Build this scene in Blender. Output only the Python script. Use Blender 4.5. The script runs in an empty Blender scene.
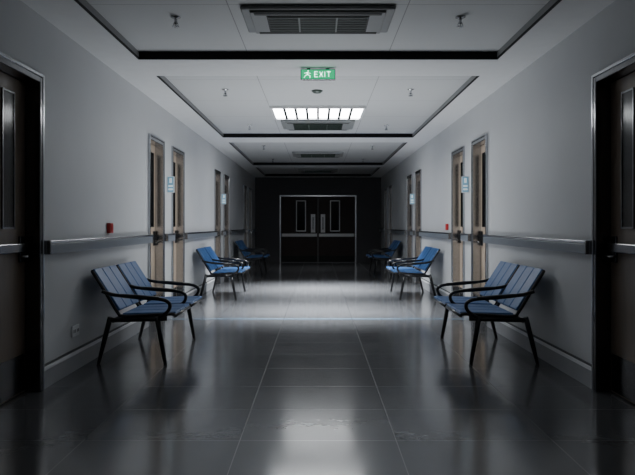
import bpy, bmesh, math
from mathutils import Vector, Matrix

S=1.85; EYE=1.1026; H=2.5; F=700.0; T=0.067; END=20.55; BACK=-3.0; TX=1.52; WT=0.2
TOP=H+T
scene=bpy.context.scene

# ---------------- materials ----------------
def mat(name,color,rough=0.5,metal=0.0,noise=0.0,nscale=8.0,bump=0.0,bscale=60.0,emit=None,estr=0.0,spec=0.5,coat=0.0,stretch=None):
    m=bpy.data.materials.new(name); m.use_nodes=True
    nt=m.node_tree; b=nt.nodes['Principled BSDF']
    b.inputs['Base Color'].default_value=(*color,1)
    b.inputs['Roughness'].default_value=rough
    b.inputs['Metallic'].default_value=metal
    b.inputs['Specular IOR Level'].default_value=spec
    b.inputs['Coat Weight'].default_value=coat
    tc=nt.nodes.new('ShaderNodeTexCoord')
    src=tc.outputs['Object']
    if stretch:
        mp=nt.nodes.new('ShaderNodeMapping'); mp.inputs['Scale'].default_value=stretch
        nt.links.new(src,mp.inputs['Vector']); src=mp.outputs['Vector']
    if noise>0:
        n=nt.nodes.new('ShaderNodeTexNoise'); n.inputs['Scale'].default_value=nscale; n.inputs['Detail'].default_value=4
        nt.links.new(src,n.inputs['Vector'])
        r=nt.nodes.new('ShaderNodeValToRGB')
        r.color_ramp.elements[0].position=0.3; r.color_ramp.elements[1].position=0.7
        r.color_ramp.elements[0].color=(*[c*(1-noise) for c in color],1)
        r.color_ramp.elements[1].color=(*[min(1,c*(1+noise)) for c in color],1)
        nt.links.new(n.outputs['Fac'],r.inputs['Fac']); nt.links.new(r.outputs['Color'],b.inputs['Base Color'])
    if bump>0:
        n2=nt.nodes.new('ShaderNodeTexNoise'); n2.inputs['Scale'].default_value=bscale
        nt.links.new(src,n2.inputs['Vector'])
        bp=nt.nodes.new('ShaderNodeBump'); bp.inputs['Strength'].default_value=bump; bp.inputs['Distance'].default_value=0.01
        nt.links.new(n2.outputs['Fac'],bp.inputs['Height']); nt.links.new(bp.outputs['Normal'],b.inputs['Normal'])
    if emit:
        b.inputs['Emission Color'].default_value=(*emit,1); b.inputs['Emission Strength'].default_value=estr
    return m

M_wall=mat('wall_paint',(0.55,0.56,0.575),0.55,noise=0.02,nscale=2,bump=0.05,bscale=120)
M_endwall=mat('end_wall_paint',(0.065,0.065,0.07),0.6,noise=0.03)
M_trimdark=mat('ceiling_painted_shade_trim',(0.008,0.008,0.009),0.6,noise=0.1,spec=0.2)  # near-black colour stands in for shade at the ceiling recess edges
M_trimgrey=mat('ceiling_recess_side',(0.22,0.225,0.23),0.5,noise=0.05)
M_rail=mat('rail_vinyl',(0.20,0.22,0.25),0.3,noise=0.04)
M_raildk=mat('rail_dark_channel',(0.03,0.032,0.035),0.4,noise=0.05)  # dark groove behind the rail and dark line above the baseboard lip
M_chrome=mat('brushed_steel',(0.55,0.56,0.58),0.22,1.0,noise=0.05,nscale=40)
M_steeldk=mat('dark_steel',(0.16,0.16,0.165),0.2,1.0,noise=0.05,nscale=40)
M_base=mat('baseboard_vinyl',(0.35,0.36,0.38),0.35,noise=0.03)
M_basetop=mat('baseboard_white_lip',(0.85,0.86,0.88),0.3,noise=0.02)
M_leaf=mat('door_laminate',(0.54,0.43,0.33),0.4,noise=0.08,nscale=3,stretch=(6,6,0.7))
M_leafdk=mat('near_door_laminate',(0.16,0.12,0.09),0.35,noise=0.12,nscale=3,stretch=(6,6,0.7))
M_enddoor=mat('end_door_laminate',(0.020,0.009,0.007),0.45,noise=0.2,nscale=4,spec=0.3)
M_glassdk=mat('dark_glass',(0.003,0.003,0.004),0.15,noise=0.1,spec=0.15)
M_blue=mat('blue_vinyl',(0.036,0.115,0.30),0.42,noise=0.08,nscale=12,bump=0.1,bscale=90,spec=0.35)
M_black=mat('black_enamel',(0.008,0.008,0.010),0.28,noise=0.1)
M_red=mat('red_plastic',(0.45,0.015,0.015),0.35,noise=0.05)
M_white=mat('white_plastic',(0.75,0.76,0.77),0.4,noise=0.02)
M_bright=mat('polished_nickel',(0.9,0.91,0.92),0.35,noise=0.02)
M_ac=mat('ac_casing',(0.26,0.27,0.27),0.4,noise=0.03)
M_acdk=mat('ac_grille_dark',(0.008,0.010,0.009),0.5,noise=0.1,spec=0.2)
M_acslat=mat('ac_slat',(0.05,0.075,0.06),0.4,noise=0.05)
M_lamp=mat('lamp_diffuser_lit',(0.9,0.9,0.9),0.5,emit=(0.95,0.98,1.0),estr=24)
M_lampfill=mat('lamp_diffuser_fill',(0.9,0.9,0.9),0.5,emit=(0.95,0.98,1.0),estr=34)
M_lampdim=mat('lamp_diffuser_dim',(0.9,0.9,0.9),0.5,emit=(0.90,0.95,1.0),estr=0.7)
M_green=mat('exit_green',(0.01,0.30,0.13),0.4,emit=(0.005,0.50,0.20),estr=1.1)
M_exitw=mat('exit_white',(0.8,1,0.9),0.4,emit=(0.65,1.0,0.85),estr=2.5)
M_signb=mat('sign_blue_lit',(0.22,0.42,0.55),0.4,emit=(0.35,0.65,0.85),estr=0.15)
M_signw=mat('sign_white',(0.8,0.9,0.95),0.4,emit=(0.8,0.95,1.0),estr=0.4)
M_inlay=mat('floor_inlay_blue',(0.14,0.22,0.31),0.2,noise=0.05)

def tile_mat(name,color,tx,ty,ox,oy,line,rough,linecol,bump=0.0,var=0.0,spec=0.5,jr=0.3):
    m=bpy.data.materials.new(name); m.use_nodes=True; nt=m.node_tree; b=nt.nodes['Principled BSDF']
    N=nt.nodes.new; L=nt.links.new
    geo=N('ShaderNodeNewGeometry'); sep=N('ShaderNodeSeparateXYZ'); L(geo.outputs['Position'],sep.inputs[0])
    def mth(op,a,bv=None):
        n=N('ShaderNodeMath'); n.operation=op
        for i,v in enumerate((a,bv)):
            if v is None: continue
            if isinstance(v,(int,float)): n.inputs[i].default_value=v
            else: L(v,n.inputs[i])
        return n.outputs[0]
    def axis(o,size,off):
        u=mth('DIVIDE',mth('ADD',o,off),size)
        fr=mth('FRACT',u)
        d=mth('MINIMUM',fr,mth('SUBTRACT',1.0,fr))
        return mth('LESS_THAN',mth('MULTIPLY',d,size),line/2),mth('FLOOR',u)
    lx,fx=axis(sep.outputs[0],tx,ox); ly,fy=axis(sep.outputs[1],ty,oy)
    joint=mth('MAXIMUM',lx,ly)
    comb=N('ShaderNodeCombineXYZ'); L(fx,comb.inputs[0]); L(fy,comb.inputs[1])
    wn=N('ShaderNodeTexWhiteNoise'); L(comb.outputs[0],wn.inputs['Vector'])
    ns=N('ShaderNodeTexNoise'); ns.inputs['Scale'].default_value=3.0; ns.inputs['Detail'].default_value=5; L(geo.outputs['Position'],ns.inputs['Vector'])
    k=mth('ADD',mth('MULTIPLY',wn.outputs['Value'],var),mth('MULTIPLY',ns.outputs['Fac'],var))
    k=mth('ADD',k,1.0-var)
    vm=N('ShaderNodeVectorMath'); vm.operation='SCALE'; vm.inputs[0].default_value=color; L(k,vm.inputs['Scale'])
    mix=N('ShaderNodeMix'); mix.data_type='RGBA'; L(joint,mix.inputs['Factor']); L(vm.outputs[0],mix.inputs['A']); mix.inputs['B'].default_value=(*linecol,1)
    L(mix.outputs['Result'],b.inputs['Base Color'])
    rr=mth('ADD',mth('MULTIPLY',ns.outputs['Fac'],0.08),rough-0.04)
    rr=mth('ADD',rr,mth('MULTIPLY',joint,jr)); L(rr,b.inputs['Roughness'])
    b.inputs['Specular IOR Level'].default_value=spec
    if bump>0:
        n2=N('ShaderNodeTexNoise'); n2.inputs['Scale'].default_value=9.0; n2.inputs['Detail'].default_value=3; L(geo.outputs['Position'],n2.inputs['Vector'])
        bp=N('ShaderNodeBump'); bp.inputs['Strength'].default_value=bump; bp.inputs['Distance'].default_value=0.004
        L(mth('MULTIPLY',n2.outputs['Fac'],0.5),bp.inputs['Height']); L(bp.outputs['Normal'],b.inputs['Normal'])
    return m
M_floor=tile_mat('floor_tile',(0.105,0.107,0.113),0.80,0.60,0.40,0.02,0.004,0.15,(0.012,0.012,0.014),bump=0.40,var=0.14,spec=0.7,jr=0.2)
M_ceil=tile_mat('ceiling_panel',(0.58,0.59,0.595),1.2,1.2,0.6,0.15,0.006,0.6,(0.30,0.30,0.31))
M_ceilb=mat('ceiling_border_paint',(0.74,0.745,0.75),0.6,noise=0.02)

# ---------------- mesh helpers ----------------
class MB:
    def __init__(s): s.bm=bmesh.new(); s.mats=[]
    def mi(s,m):
        if m not in s.mats: s.mats.append(m)
        return s.mats.index(m)
    def box(s,x0,x1,y0,y1,z0,z1,m,bevel=0.0):
        x0,x1=min(x0,x1),max(x0,x1); y0,y1=min(y0,y1),max(y0,y1); z0,z1=min(z0,z1),max(z0,z1)
        r=bmesh.ops.create_cube(s.bm,size=1.0)
        vs=r['verts']
        for v in vs:
            v.co=Vector(((x0+x1)/2+v.co.x*(x1-x0),(y0+y1)/2+v.co.y*(y1-y0),(z0+z1)/2+v.co.z*(z1-z0)))
        fs=set(f for v in vs for f in v.link_faces); i=s.mi(m)
        for f in fs: f.material_index=i
        if bevel>0:
            es=list(set(e for v in vs for e in v.link_edges))
            rb=bmesh.ops.bevel(s.bm,geom=es,offset=bevel,segments=2,affect='EDGES',profile=0.5)
            for f in rb['faces']: f.material_index=i
    def obox(s,c,ax,ay,az,sx,sy,sz,m,bevel=0.0):
        r=bmesh.ops.create_cube(s.bm,size=1.0); vs=r['verts']
        ax,ay,az=[Vector(a).normalized() for a in (ax,ay,az)]
        for v in vs:
            v.co=Vector(c)+ax*v.co.x*sx+ay*v.co.y*sy+az*v.co.z*sz
        i=s.mi(m)
        for f in set(f for v in vs for f in v.link_faces): f.material_index=i
        if bevel>0:
            es=list(set(e for v in vs for e in v.link_edges))
            rb=bmesh.ops.bevel(s.bm,geom=es,offset=bevel,segments=3,affect='EDGES',profile=0.5)
            for f in rb['faces']: f.material_index=i
    def sweep(s,pts,rad,m,n=10):
        pts=[Vector(p) for p in pts]
        if not isinstance(rad,(list,tuple)): rad=[rad]*len(pts)
        rings=[]; prev=None
        for k,p in enumerate(pts):
            t=(pts[min(k+1,len(pts)-1)]-pts[max(k-1,0)]).normalized()
            if prev is None:
                up=Vector((0,1,0)) if abs(t.y)<0.9 else Vector((1,0,0))
                u=(up-t*up.dot(t)).normalized()
            else: u=(prev-t*prev.dot(t)).normalized()
            prev=u; w=t.cross(u)
            rings.append([s.bm.verts.new(p+(u*math.cos(a)+w*math.sin(a))*rad[k]) for a in [2*math.pi*j/n for j in range(n)]])
        i=s.mi(m)
        for a,b in zip(rings,rings[1:]):
            for j in range(n):
                f=s.bm.faces.new((a[j],a[(j+1)%n],b[(j+1)%n],b[j])); f.material_index=i; f.smooth=True
        for rg in (rings[0],rings[-1]):
            f=s.bm.faces.new(rg); f.material_index=i
    def lathe(s,c,prof,m,n=20):
        i=s.mi(m); rings=[]
        for r,z in prof:
            rings.append([s.bm.verts.new((c[0]+r*math.cos(2*math.pi*j/n),c[1]+r*math.sin(2*math.pi*j/n),c[2]+z)) for j in range(n)])
        for a,b in zip(rings,rings[1:]):
            for j in range(n):
                f=s.bm.faces.new((a[j],a[(j+1)%n],b[(j+1)%n],b[j])); f.material_index=i; f.smooth=True
        for rg in (rings[0],rings[-1]):
            f=s.bm.faces.new(rg); f.material_index=i
    def finish(s,name,parent=None,loc=(0,0,0),mirror=False):
        if mirror:
            for v in s.bm.verts: v.co.x=-v.co.x
        bmesh.ops.recalc_face_normals(s.bm,faces=s.bm.faces[:])
        me=bpy.data.meshes.new(name); s.bm.to_mesh(me); s.bm.free()
        for m in s.mats: me.materials.append(m)
        o=bpy.data.objects.new(name,me); scene.collection.objects.link(o); o.location=loc
        if parent: o.parent=parent
        return o
def empty(name,loc=(0,0,0)):
    e=bpy.data.objects.new(name,None); e.empty_display_size=0.1; e.location=loc; scene.collection.objects.link(e); return e
def smooth(pts,n=6):
    P=[Vector(p) for p in pts]; out=[]
    for i in range(len(P)-1):
        a=P[max(i-1,0)];b=P[i];c=P[i+1];d=P[min(i+2,len(P)-1)]
        for k in range(n):
            t=k/n
            out.append(0.5*((2*b)+(c-a)*t+(2*a-5*b+4*c-d)*t*t+(3*b-a-3*c+d)*t**3))
    out.append(P[-1]); return out

# ---------------- room shell ----------------
doors=[(3.60,4.655,'near'),(7.63,8.33,'std'),(8.83,9.57,'std'),(12.48,13.18,'std'),(13.68,14.42,'std'),(17.32,18.02,'std'),(18.52,19.26,'std')]
DH=1.125*S
b=MB(); b.box(-S-WT,S+WT,BACK-WT,END+WT,-0.1,0,M_floor); b.finish('floor')
b=MB(); b.box(-S+0.03,S-0.03,8.18,8.26,0.0,0.0015,M_inlay); b.finish('trim_floor_inlay')
for side,mir in (('right',False),('left',True)):
    b=MB(); y=BACK
    for (a,c,_) in doors:
        b.box(S,S+WT,y,a,0,TOP,M_wall); b.box(S,S+WT,a,c,DH,TOP,M_wall); y=c
    b.box(S,S+WT,y,END,0,TOP,M_wall)
    b.finish('wall_'+side,mirror=mir)
DW=1.13; EDH=1.98
b=MB()
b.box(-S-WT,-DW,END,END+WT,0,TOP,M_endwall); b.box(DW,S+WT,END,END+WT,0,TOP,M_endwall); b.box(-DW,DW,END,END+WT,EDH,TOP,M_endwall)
b.finish('wall_far')
b=MB(); b.box(-S-WT,S+WT,BACK-WT,BACK,0,TOP,M_wall); b.finish('wall_back')

b=MB()
b.box(-S-WT,S+WT,BACK-WT,END+WT,TOP,TOP+0.08,M_ceil)
b.finish('ceiling')
trays=[(-2.4,0.9),(1.35,5.92),(6.56,11.2),(11.85,16.4),(17.0,20.1)]
b=MB()
b.box(-S,-TX,BACK,END,H,TOP-0.001,M_ceilb); b.box(TX,S,BACK,END,H,TOP-0.001,M_ceilb)
y=BACK
for (a,c) in trays:
    b.box(-TX,TX,y,a,H,TOP-0.001,M_ceilb); y=c
b.box(-TX,TX,y,END,H,TOP-0.001,M_ceilb)
b.finish('ceiling_border')
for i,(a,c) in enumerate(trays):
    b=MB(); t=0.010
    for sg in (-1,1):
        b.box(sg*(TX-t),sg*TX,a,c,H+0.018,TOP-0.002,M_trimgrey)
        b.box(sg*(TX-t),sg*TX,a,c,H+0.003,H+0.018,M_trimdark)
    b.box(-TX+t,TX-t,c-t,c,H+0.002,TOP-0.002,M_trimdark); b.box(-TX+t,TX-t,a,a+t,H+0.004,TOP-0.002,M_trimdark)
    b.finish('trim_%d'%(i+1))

def segs():
    y=BACK+0.0; out=[]
    for (a,c,_) in doors:
        out.append((y,a)); y=c
    out.append((y,END)); return out
for side,mir in (('right',False),('left',True)):
    b=MB()
    for (a,c) in segs():
        a2=a+0.03 if a>BACK else a; c2=c-0.03 if c<END else c
        b.box(S-0.012,S,a2,c2,0,0.125,M_base)
        b.box(S-0.014,S,a2,c2,0.150,0.162,M_raildk)
        b.box(S-0.022,S,a2,c2,0.125,0.150,M_basetop)
    b.finish('baseboard_'+side,mirror=mir)
    for (a,c) in segs():
        a2=a+0.045 if a>BACK else a+0.02; c2=c-0.045 if c<END else c-0.02
        if c2-a2<0.15: continue
        hr=empty('handrail',((-1 if mir else 1)*S,(a2+c2)/2,0.955)); oy=(a2+c2)/2
        def put(nm,fn):
            bb=MB(); fn(bb); bb.finish(nm,hr,mirror=mir)
        l=a2-oy; r=c2-oy
        put('channel',lambda q:q.box(-0.030,-0.001,l+0.01,r-0.01,-0.030,0.030,M_raildk))
        put('rail_cover',lambda q:(q.box(-0.058,-0.030,l,r,-0.048,0.020,M_rail,0.006)))
        put('rail_cap',lambda q:(q.box(-0.062,-0.024,l,r,0.024,0.044,M_chrome,0.006)))
        put('end_caps',lambda q:(q.box(-0.062,-0.001,l-0.015,l,-0.05,0.046,M_chrome,0.005),q.box(-0.062,-0.001,r,r+0.015,-0.05,0.046,M_chrome,0.005)))

# ---------------- side doors ----------------
dn=0
for side,mir in (('right',False),('left',True)):
    sg=-1 if mir else 1
    for (a,c,kind) in doors:
        dn+=1
        e=empty('door_%d'%dn,(sg*S,(a+c)/2,0)); l=(a-c)/2; r=-l
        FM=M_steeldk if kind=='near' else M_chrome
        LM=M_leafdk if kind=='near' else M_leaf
        fw=0.04
        b=MB()
        b.box(-0.020,0.14,l,l+fw,0,DH,FM,0.006); b.box(-0.020,0.14,r-fw,r,0,DH,FM,0.006); b.box(-0.020,0.14,l+fw,r-fw,DH-fw,DH,FM,0.006)
        b.box(-0.025,-0.002,l-0.020,l,0,DH+0.02,M_chrome,0.004); b.box(-0.025,-0.002,r,r+0.020,0,DH+0.02,M_chrome,0.004); b.box(-0.025,-0.002,l,r,DH,DH+0.02,M_chrome,0.004)
        b.finish('frame',e,mirror=mir)
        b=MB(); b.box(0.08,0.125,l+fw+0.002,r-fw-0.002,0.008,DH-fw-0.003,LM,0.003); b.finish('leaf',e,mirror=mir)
        w1=r-fw-0.19 if kind=='near' else r-fw-0.11; w0=w1-0.15
        b=MB(); b.box(0.074,0.0805,w0,w1,1.09,1.93,M_glassdk); b.finish('window_glass',e,mirror=mir)
        b=MB(); t=0.012
        WM=M_steeldk
        b.box(0.070,0.081,w0-t,w0,1.09-t,1.93+t,WM); b.box(0.070,0.081,w1,w1+t,1.09-t,1.93+t,WM)
        b.box(0.070,0.081,w0,w1,1.93,1.93+t,WM); b.box(0.070,0.081,w0,w1,1.09-t,1.09,WM)
        b.finish('window_bead',e,mirror=mir)
        b=MB()
        b.box(0.045,0.065,l+fw+0.03,r-fw-0.02,0.925,0.985,M_steeldk,0.006)
        b.box(0.065,0.080,r-fw-0.11,r-fw-0.03,0.86,1.03,M_steeldk,0.004)
        b.box(0.064,0.080,l+fw+0.05,l+fw+0.11,0.93,0.98,M_steeldk,0.003)
        b.sweep([(0.05,r-fw-0.07,0.90),(0.02,r-fw-0.07,0.90),(0.02,r-fw-0.20,0.90)],0.010,M_steeldk)
        b.finish('push_bar_handle',e,mirror=mir)
        b=MB(); b.box(0.076,0.0805,l+fw+0.02,r-fw-0.02,0.02,0.26,M_steeldk); b.finish('kick_plate',e,mirror=mir)

# ---------------- end double door ----------------
dn+=1
e=empty('door_%d'%dn,(0,END,0))
b=MB(); fw=0.045
b.box(-DW,-DW+fw,-0.03,0.12,0,EDH,M_chrome,0.006); b.box(DW-fw,DW,-0.03,0.12,0,EDH,M_chrome,0.006); b.box(-DW+fw,DW-fw,-0.03,0.12,EDH-fw,EDH,M_chrome,0.006)
b.finish('frame',e)
for sg,nm in ((-1,'leaf_left'),(1,'leaf_right')):
    b=MB(); x0=0.006; x1=DW-fw-0.004
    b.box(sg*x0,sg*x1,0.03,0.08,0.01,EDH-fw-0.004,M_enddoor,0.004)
    b.finish(nm,e)
    b=MB(); wx0,wx1=0.38,0.62; wz0,wz1=0.94,1.80; t=0.026
    b.box(sg*wx0,sg*wx1,0.024,0.031,wz0,wz1,M_glassdk)
    b.box(sg*(wx0-t),sg*wx0,0.015,0.031,wz0-t,wz1+t,M_bright); b.box(sg*wx1,sg*(wx1+t),0.015,0.031,wz0-t,wz1+t,M_bright)
    b.box(sg*wx0,sg*wx1,0.015,0.031,wz1,wz1+t,M_bright); b.box(sg*wx0,sg*wx1,0.015,0.031,wz0-t,wz0,M_bright)
    b.finish('window_'+nm,e)
    b=MB()
    b.box(sg*0.08,sg*0.21,0.020,0.031,0.88,1.42,M_bright,0.003)
    b.sweep([(sg*0.145,0.02,0.98),(sg*0.145,-0.04,0.98),(sg*0.145,-0.05,1.02),(sg*0.145,-0.05,1.28),(sg*0.145,-0.04,1.32),(sg*0.145,0.02,1.32)],0.016,M_chrome)
    b.finish('pull_handle_'+nm,e)
    b=MB()
    b.box(sg*0.03,sg*(x1-0.02),-0.02,0.031,0.76,0.85,M_bright,0.008)
    b.finish('push_bar_'+nm,e)
    b=MB(); b.box(sg*0.02,sg*(x1-0.01),0.022,0.031,0.02,0.20,M_acdk); b.finish('kick_plate_'+nm,e)
b=MB(); b.box(-S,-DW-0.01,END-0.015,END,0,0.15,M_endwall); b.box(DW+0.01,S,END-0.015,END,0,0.15,M_endwall); b.finish('baseboard_far')

# ---------------- benches ----------------
def bench(sg,y0,y1):
    mir=sg<0
    yc=(y0+y1)/2; e=empty('waiting_room_bench',(sg*1.46,yc,0)); L=(y1-y0)/2; ox=1.46
    def X(x): return x-ox
    ym=[-L,0,L]
    for k,y in enumerate((-L+0.03,L-0.03)):
        b=MB()
        b.sweep([(X(1.27),y,0.375),(X(1.245),y,0.22),(X(1.205),y,0.0)],[0.021,0.020,0.015],M_black)
        b.sweep([(X(1.64),y,0.375),(X(1.68),y,0.22),(X(1.735),y,0.0)],[0.021,0.020,0.015],M_black)
        b.sweep([(X(1.19),y,0.362),(X(1.66),y,0.350)],0.019,M_black)
        b.finish('leg_frame_%d'%(k+1),e,mirror=mir)
    b=MB()
    b.sweep([(X(1.27),-L+0.03,0.352),(X(1.27),L-0.03,0.352)],0.017,M_black)
    b.sweep([(X(1.62),-L+0.03,0.345),(X(1.62),L-0.03,0.345)],0.017,M_black)
    b.finish('cross_beams',e,mirror=mir)
    g=0.035; n=0
    for (a,c) in ((-L,0.0),(0.0,L)):
        n+=1; a2=a+g; c2=c-g; w=(c2-a2); strips=3; sw=w/strips
        b=MB()
        for y in (a2,c2):
            pts=smooth([(X(1.13),y,0.385),(X(1.16),y,0.398),(X(1.36),y,0.388),(X(1.54),y,0.382),(X(1.59),y,0.42),(X(1.69),y,0.585),(X(1.785),y,0.735)],5)
            b.sweep(pts,0.013,M_black)
        b.sweep([(X(1.13),a2,0.385),(X(1.13),c2,0.385)],0.014,M_black)
        b.sweep([(X(1.785),a2,0.735),(X(1.785),c2,0.735)],0.013,M_black)
        b.finish('seat_rim_%d'%n,e,mirror=mir)
        b=MB()
        for s_ in range(strips):
            yy=a2+sw*(s_+0.5)
            p0=Vector((X(1.125),0,0.402)); p1=Vector((X(1.55),0,0.390)); d=(p1-p0)
            b.obox(((p0+p1)/2+Vector((0,yy,0))),d,(0,1,0),d.cross(Vector((0,1,0))),d.length,sw-0.008,0.030,M_blue,0.010)
        b.finish('seat_pad_%d'%n,e,mirror=mir)
        b=MB()
        for s_ in range(strips):
            yy=a2+sw*(s_+0.5)
            p0=Vector((X(1.575),0,0.425)); p1=Vector((X(1.785),0,0.750)); d=(p1-p0)
            b.obox(((p0+p1)/2+Vector((0,yy,0))),d,(0,1,0),d.cross(Vector((0,1,0))),d.length,sw-0.008,0.028,M_blue,0.010)
        b.finish('back_pad_%d'%n,e,mirror=mir)
    for k,y in enumerate(ym):
        b=MB(); yy=y+(0.008 if y<0 else (-0.008 if y>0 else 0))
        pts=smooth([(X(1.70),yy,0.580),(X(1.60),yy,0.552),(X(1.40),yy,0.530),(X(1.25),yy,0.520),(X(1.185),yy,0.500),(X(1.165),yy,0.465),(X(1.185),yy,0.42),(X(1.25),yy,0.375)],6)
        b.sweep(pts,0.0145,M_black)
        b.sweep([(X(1.58),yy,0.548),(X(1.42),yy,0.536),(X(1.25),yy,0.525)],[0.014,0.019,0.014],M_black)
        b.finish('armrest_%d'%(k+1),e,mirror=mir)
for sg in (1,-1):
    for y0 in (5.50,10.25,15.05):
        bench(sg,y0,y0+1.34)

# ---------------- ceiling fittings ----------------
def troffer(y0,y1,m,w=1.12,fins=8,dep=0.035):
    e=empty('ceiling_light_fixture',(0,(y0+y1)/2,TOP)); h=(y1-y0)/2; hw=w/2
    b=MB(); t=0.03
    b.box(-hw-t,-hw,-h-t,h+t,-dep,-0.001,M_white,0.004); b.box(hw,hw+t,-h-t,h+t,-dep,-0.001,M_white,0.004)
    b.box(-hw,hw,-h-t,-h,-dep,-0.001,M_white,0.004); b.box(-hw,hw,h,h+t,-dep,-0.001,M_white,0.004)
    b.finish('housing',e)
    b=MB(); b.box(-hw,hw,-h,h,-0.012,-0.002,m); b.finish('diffuser',e)
    if dep>0.03:
        b=MB()
        for i in range(1,fins):
            x=-hw+w*i/fins; b.box(x-0.016,x+0.016,-h,h,-0.033,-0.0125,M_acdk)
        b.finish('louvre',e)
def cassette(y0,y1,w=1.04):
    e=empty('ceiling_air_conditioner',(0,(y0+y1)/2,TOP)); h=(y1-y0)/2; hw=w/2
    b=MB(); b.box(-hw,hw,-h,h,-0.030,-0.001,M_ac,0.012)
    b.box(-hw+0.06,hw-0.06,-h+0.03,h-0.03,-0.046,-0.030,M_ac,0.008); b.finish('casing',e)
    b=MB(); b.box(-hw+0.17,hw-0.17,-h+0.10,h-0.10,-0.050,-0.046,M_acdk)
    b.box(-hw+0.09,hw-0.09,-h+0.04,-h+0.08,-0.049,-0.046,M_acdk); b.box(-hw+0.09,hw-0.09,h-0.08,h-0.04,-0.049,-0.046,M_acdk)
    b.finish('intake_grille',e)
    b=MB(); n=9
    for i in range(n):
        y=-h+0.12+(2*h-0.24)*i/(n-1); b.box(-hw+0.18,hw-0.18,y-0.006,y+0.006,-0.055,-0.050,M_acslat)
    for x in (-0.13,0.13): b.box(x-0.006,x+0.006,-h+0.11,h-0.11,-0.0552,-0.0502,M_acslat)
    b.finish('grille_slats',e)
troffer(8.62,9.48,M_lamp)
troffer(11.91,12.17,M_lampfill,dep=0.013)  # added fill fixture, tucked behind the beam to brighten floor and walls
troffer(3.3,4.15,M_lampdim)
troffer(-1.6,-0.75,M_lampdim)
for y,l in ((4.65,0.58),(9.72,0.80),(13.95,0.80),(18.2,0.80)): cassette(y,y+l)

def sprinkler(x,y):
    b=MB()
    b.lathe((x,y,TOP),[(0.036,-0.001),(0.036,-0.006),(0.012,-0.010),(0.010,-0.035),(0.014,-0.040),(0.014,-0.048),(0.006,-0.050),(0.006,-0.068),(0.026,-0.070),(0.026,-0.073)],M_chrome,14)
    for sx in (-1,1):
        b.sweep([(x+sx*0.012,y,TOP-0.046),(x+sx*0.018,y,TOP-0.058),(x+sx*0.007,y,TOP-0.070)],0.003,M_chrome,6)
    b.finish('fire_sprinkler')
for y in (4.92,7.55,10.25,12.9,15.5):
    for x in (-1.0,1.0): sprinkler(x,y)
b=MB(); b.lathe((-0.01,7.62,TOP),[(0.060,-0.001),(0.060,-0.012),(0.050,-0.018),(0.040,-0.028),(0.02,-0.030)],M_acslat,24); b.finish('smoke_detector')

e=empty('exit_sign',(0.0,6.24,H)); 
b=MB(); b.box(-0.155,0.155,-0.02,0.02,-0.105,-0.012,M_steeldk,0.004); b.box(-0.10,-0.07,-0.012,0.012,-0.013,-0.001,M_steeldk); b.box(0.07,0.10,-0.012,0.012,-0.013,-0.001,M_steeldk); b.finish('housing',e)
b=MB(); b.box(-0.148,0.148,-0.0235,-0.0202,-0.099,-0.018,M_green); b.finish('face',e)
b=MB()
def st(x0,z0,x1,z1,w=0.007):
    p0=Vector((x0,0,z0));p1=Vector((x1,0,z1));d=p1-p0
    b.obox(((p0+p1)/2+Vector((0,-0.0248,0))),d,(0,1,0),d.cross(Vector((0,1,0))),d.length,0.002,w,M_exitw)
ox=-0.092
for q in ((-0.004,-0.042,0.0,-0.062,0.012),(0.0,-0.062,-0.020,-0.070,0.006),(-0.020,-0.070,-0.032,-0.090,0.006),(0.0,-0.062,0.022,-0.072,0.006),(0.022,-0.072,0.020,-0.092,0.006),(-0.004,-0.044,-0.030,-0.050,0.005),(0.0,-0.044,0.026,-0.052,0.005),(0.000,-0.030,0.010,-0.030,0.010)):
    st(ox+q[0],q[1],ox+q[2],q[3],q[4])
z0,z1,zm=-0.036,-0.082,-0.059
st(-0.03,z0,-0.03,z1); st(-0.03,z0+0.0,-0.002,z0); st(-0.03,zm,-0.006,zm); st(-0.03,z1,-0.002,z1)
st(0.014,z0,0.042,z1); st(0.042,z0,0.014,z1)
st(0.060,z0,0.060,z1)
st(0.078,z0,0.112,z0); st(0.095,z0,0.095,z1)
b.finish('pictogram',e)

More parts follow.
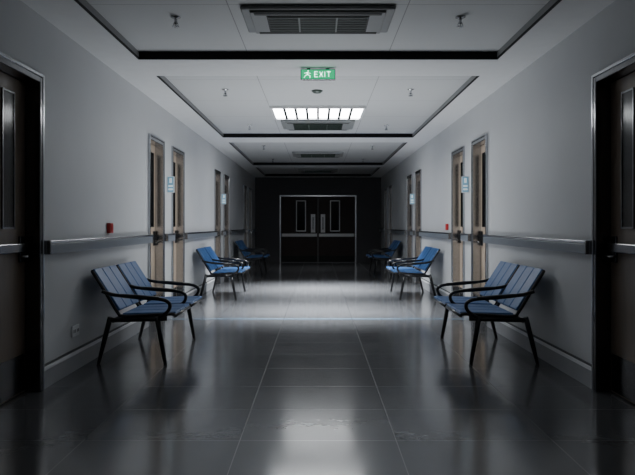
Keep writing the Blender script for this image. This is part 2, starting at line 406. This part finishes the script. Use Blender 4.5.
# ---------------- wall fittings ----------------
for sg in (1,-1):
    for y in (8.60,13.45):
        e=empty('room_number_sign',(sg*S,y,1.60)); mir=sg<0
        b=MB(); b.box(-0.085,-0.001,-0.018,0.018,-0.10,0.10,M_white,0.004); b.finish('housing',e,mirror=mir)
        b=MB(); b.box(-0.080,-0.006,-0.021,-0.0182,-0.094,0.094,M_signb); b.finish('face',e,mirror=mir)
        b=MB(); b.box(-0.058,-0.030,-0.024,-0.0212,0.02,0.075,M_signw); b.box(-0.07,-0.018,-0.024,-0.0212,-0.03,-0.01,M_signw); b.box(-0.07,-0.018,-0.024,-0.0212,-0.07,-0.05,M_signw); b.finish('lettering',e,mirror=mir)
def alarm(sg,y,z):
    e=empty('fire_alarm_call_point',(sg*S,y,z)); mir=sg<0
    b=MB(); b.box(-0.035,-0.001,-0.045,0.045,-0.045,0.045,M_red,0.006); b.finish('housing',e,mirror=mir)
    b=MB(); b.box(-0.038,-0.0352,-0.022,0.022,-0.022,0.022,M_red); b.finish('press_plate',e,mirror=mir)
alarm(-1,6.17,1.075); alarm(1,9.95,1.075)
e=empty('wall_power_outlet',(-S,5.32,0.30))
b=MB(); b.box(0.001,0.012,-0.075,0.075,-0.042,0.042,M_white,0.004); b.finish('cover_plate',e)
b=MB()
for y in (-0.035,0.035):
    b.box(0.0121,0.014,y-0.018,y-0.010,-0.012,0.012,M_acdk); b.box(0.0121,0.014,y+0.010,y+0.018,-0.012,0.012,M_acdk)
b.finish('sockets',e)

# ---------------- lights ----------------
def area(name,loc,rx,sx,sy,power,col=(0.93,0.97,1.0),spread=180):
    l=bpy.data.lights.new(name,'AREA'); l.shape='RECTANGLE'; l.size=sx; l.size_y=sy; l.energy=power; l.color=col; l.spread=math.radians(spread)
    o=bpy.data.objects.new(name,l); scene.collection.objects.link(o); o.location=loc; o.rotation_euler=(math.radians(rx),0,0); return o
area('fill_uplight',(0,7.6,0.02),180,1.4,2.0,32,spread=150)  # added fill at floor level aimed upward, no lamp stands here
area('fill_downlight',(0,9.05,TOP-0.04),0,1.1,0.8,130,spread=72)  # added fill below the lit troffer, strengthens the glow on the floor
area('fill_downlight',(0,12.04,TOP-0.014),0,1.1,0.24,215,spread=80)  # added fill below the hidden fixture, brightens the floor further back
area('fill_downlight',(0,17.7,TOP-0.04),0,1.1,0.4,8,spread=120)  # added weak fill without a fixture, lifts the end doors

w=bpy.data.worlds.new('World'); scene.world=w; w.use_nodes=True
w.node_tree.nodes['Background'].inputs[0].default_value=(0.5,0.55,0.6,1); w.node_tree.nodes['Background'].inputs[1].default_value=0.05
cam=bpy.data.cameras.new('camera'); co=bpy.data.objects.new('camera',cam); scene.collection.objects.link(co)
co.location=(0,0,EYE); co.rotation_euler=(math.radians(90),0,0)
cam.sensor_width=36; cam.lens=F*36/635; cam.shift_y=-12.5/635; cam.shift_x=-0.5/635
cam.clip_start=0.05
scene.camera=co
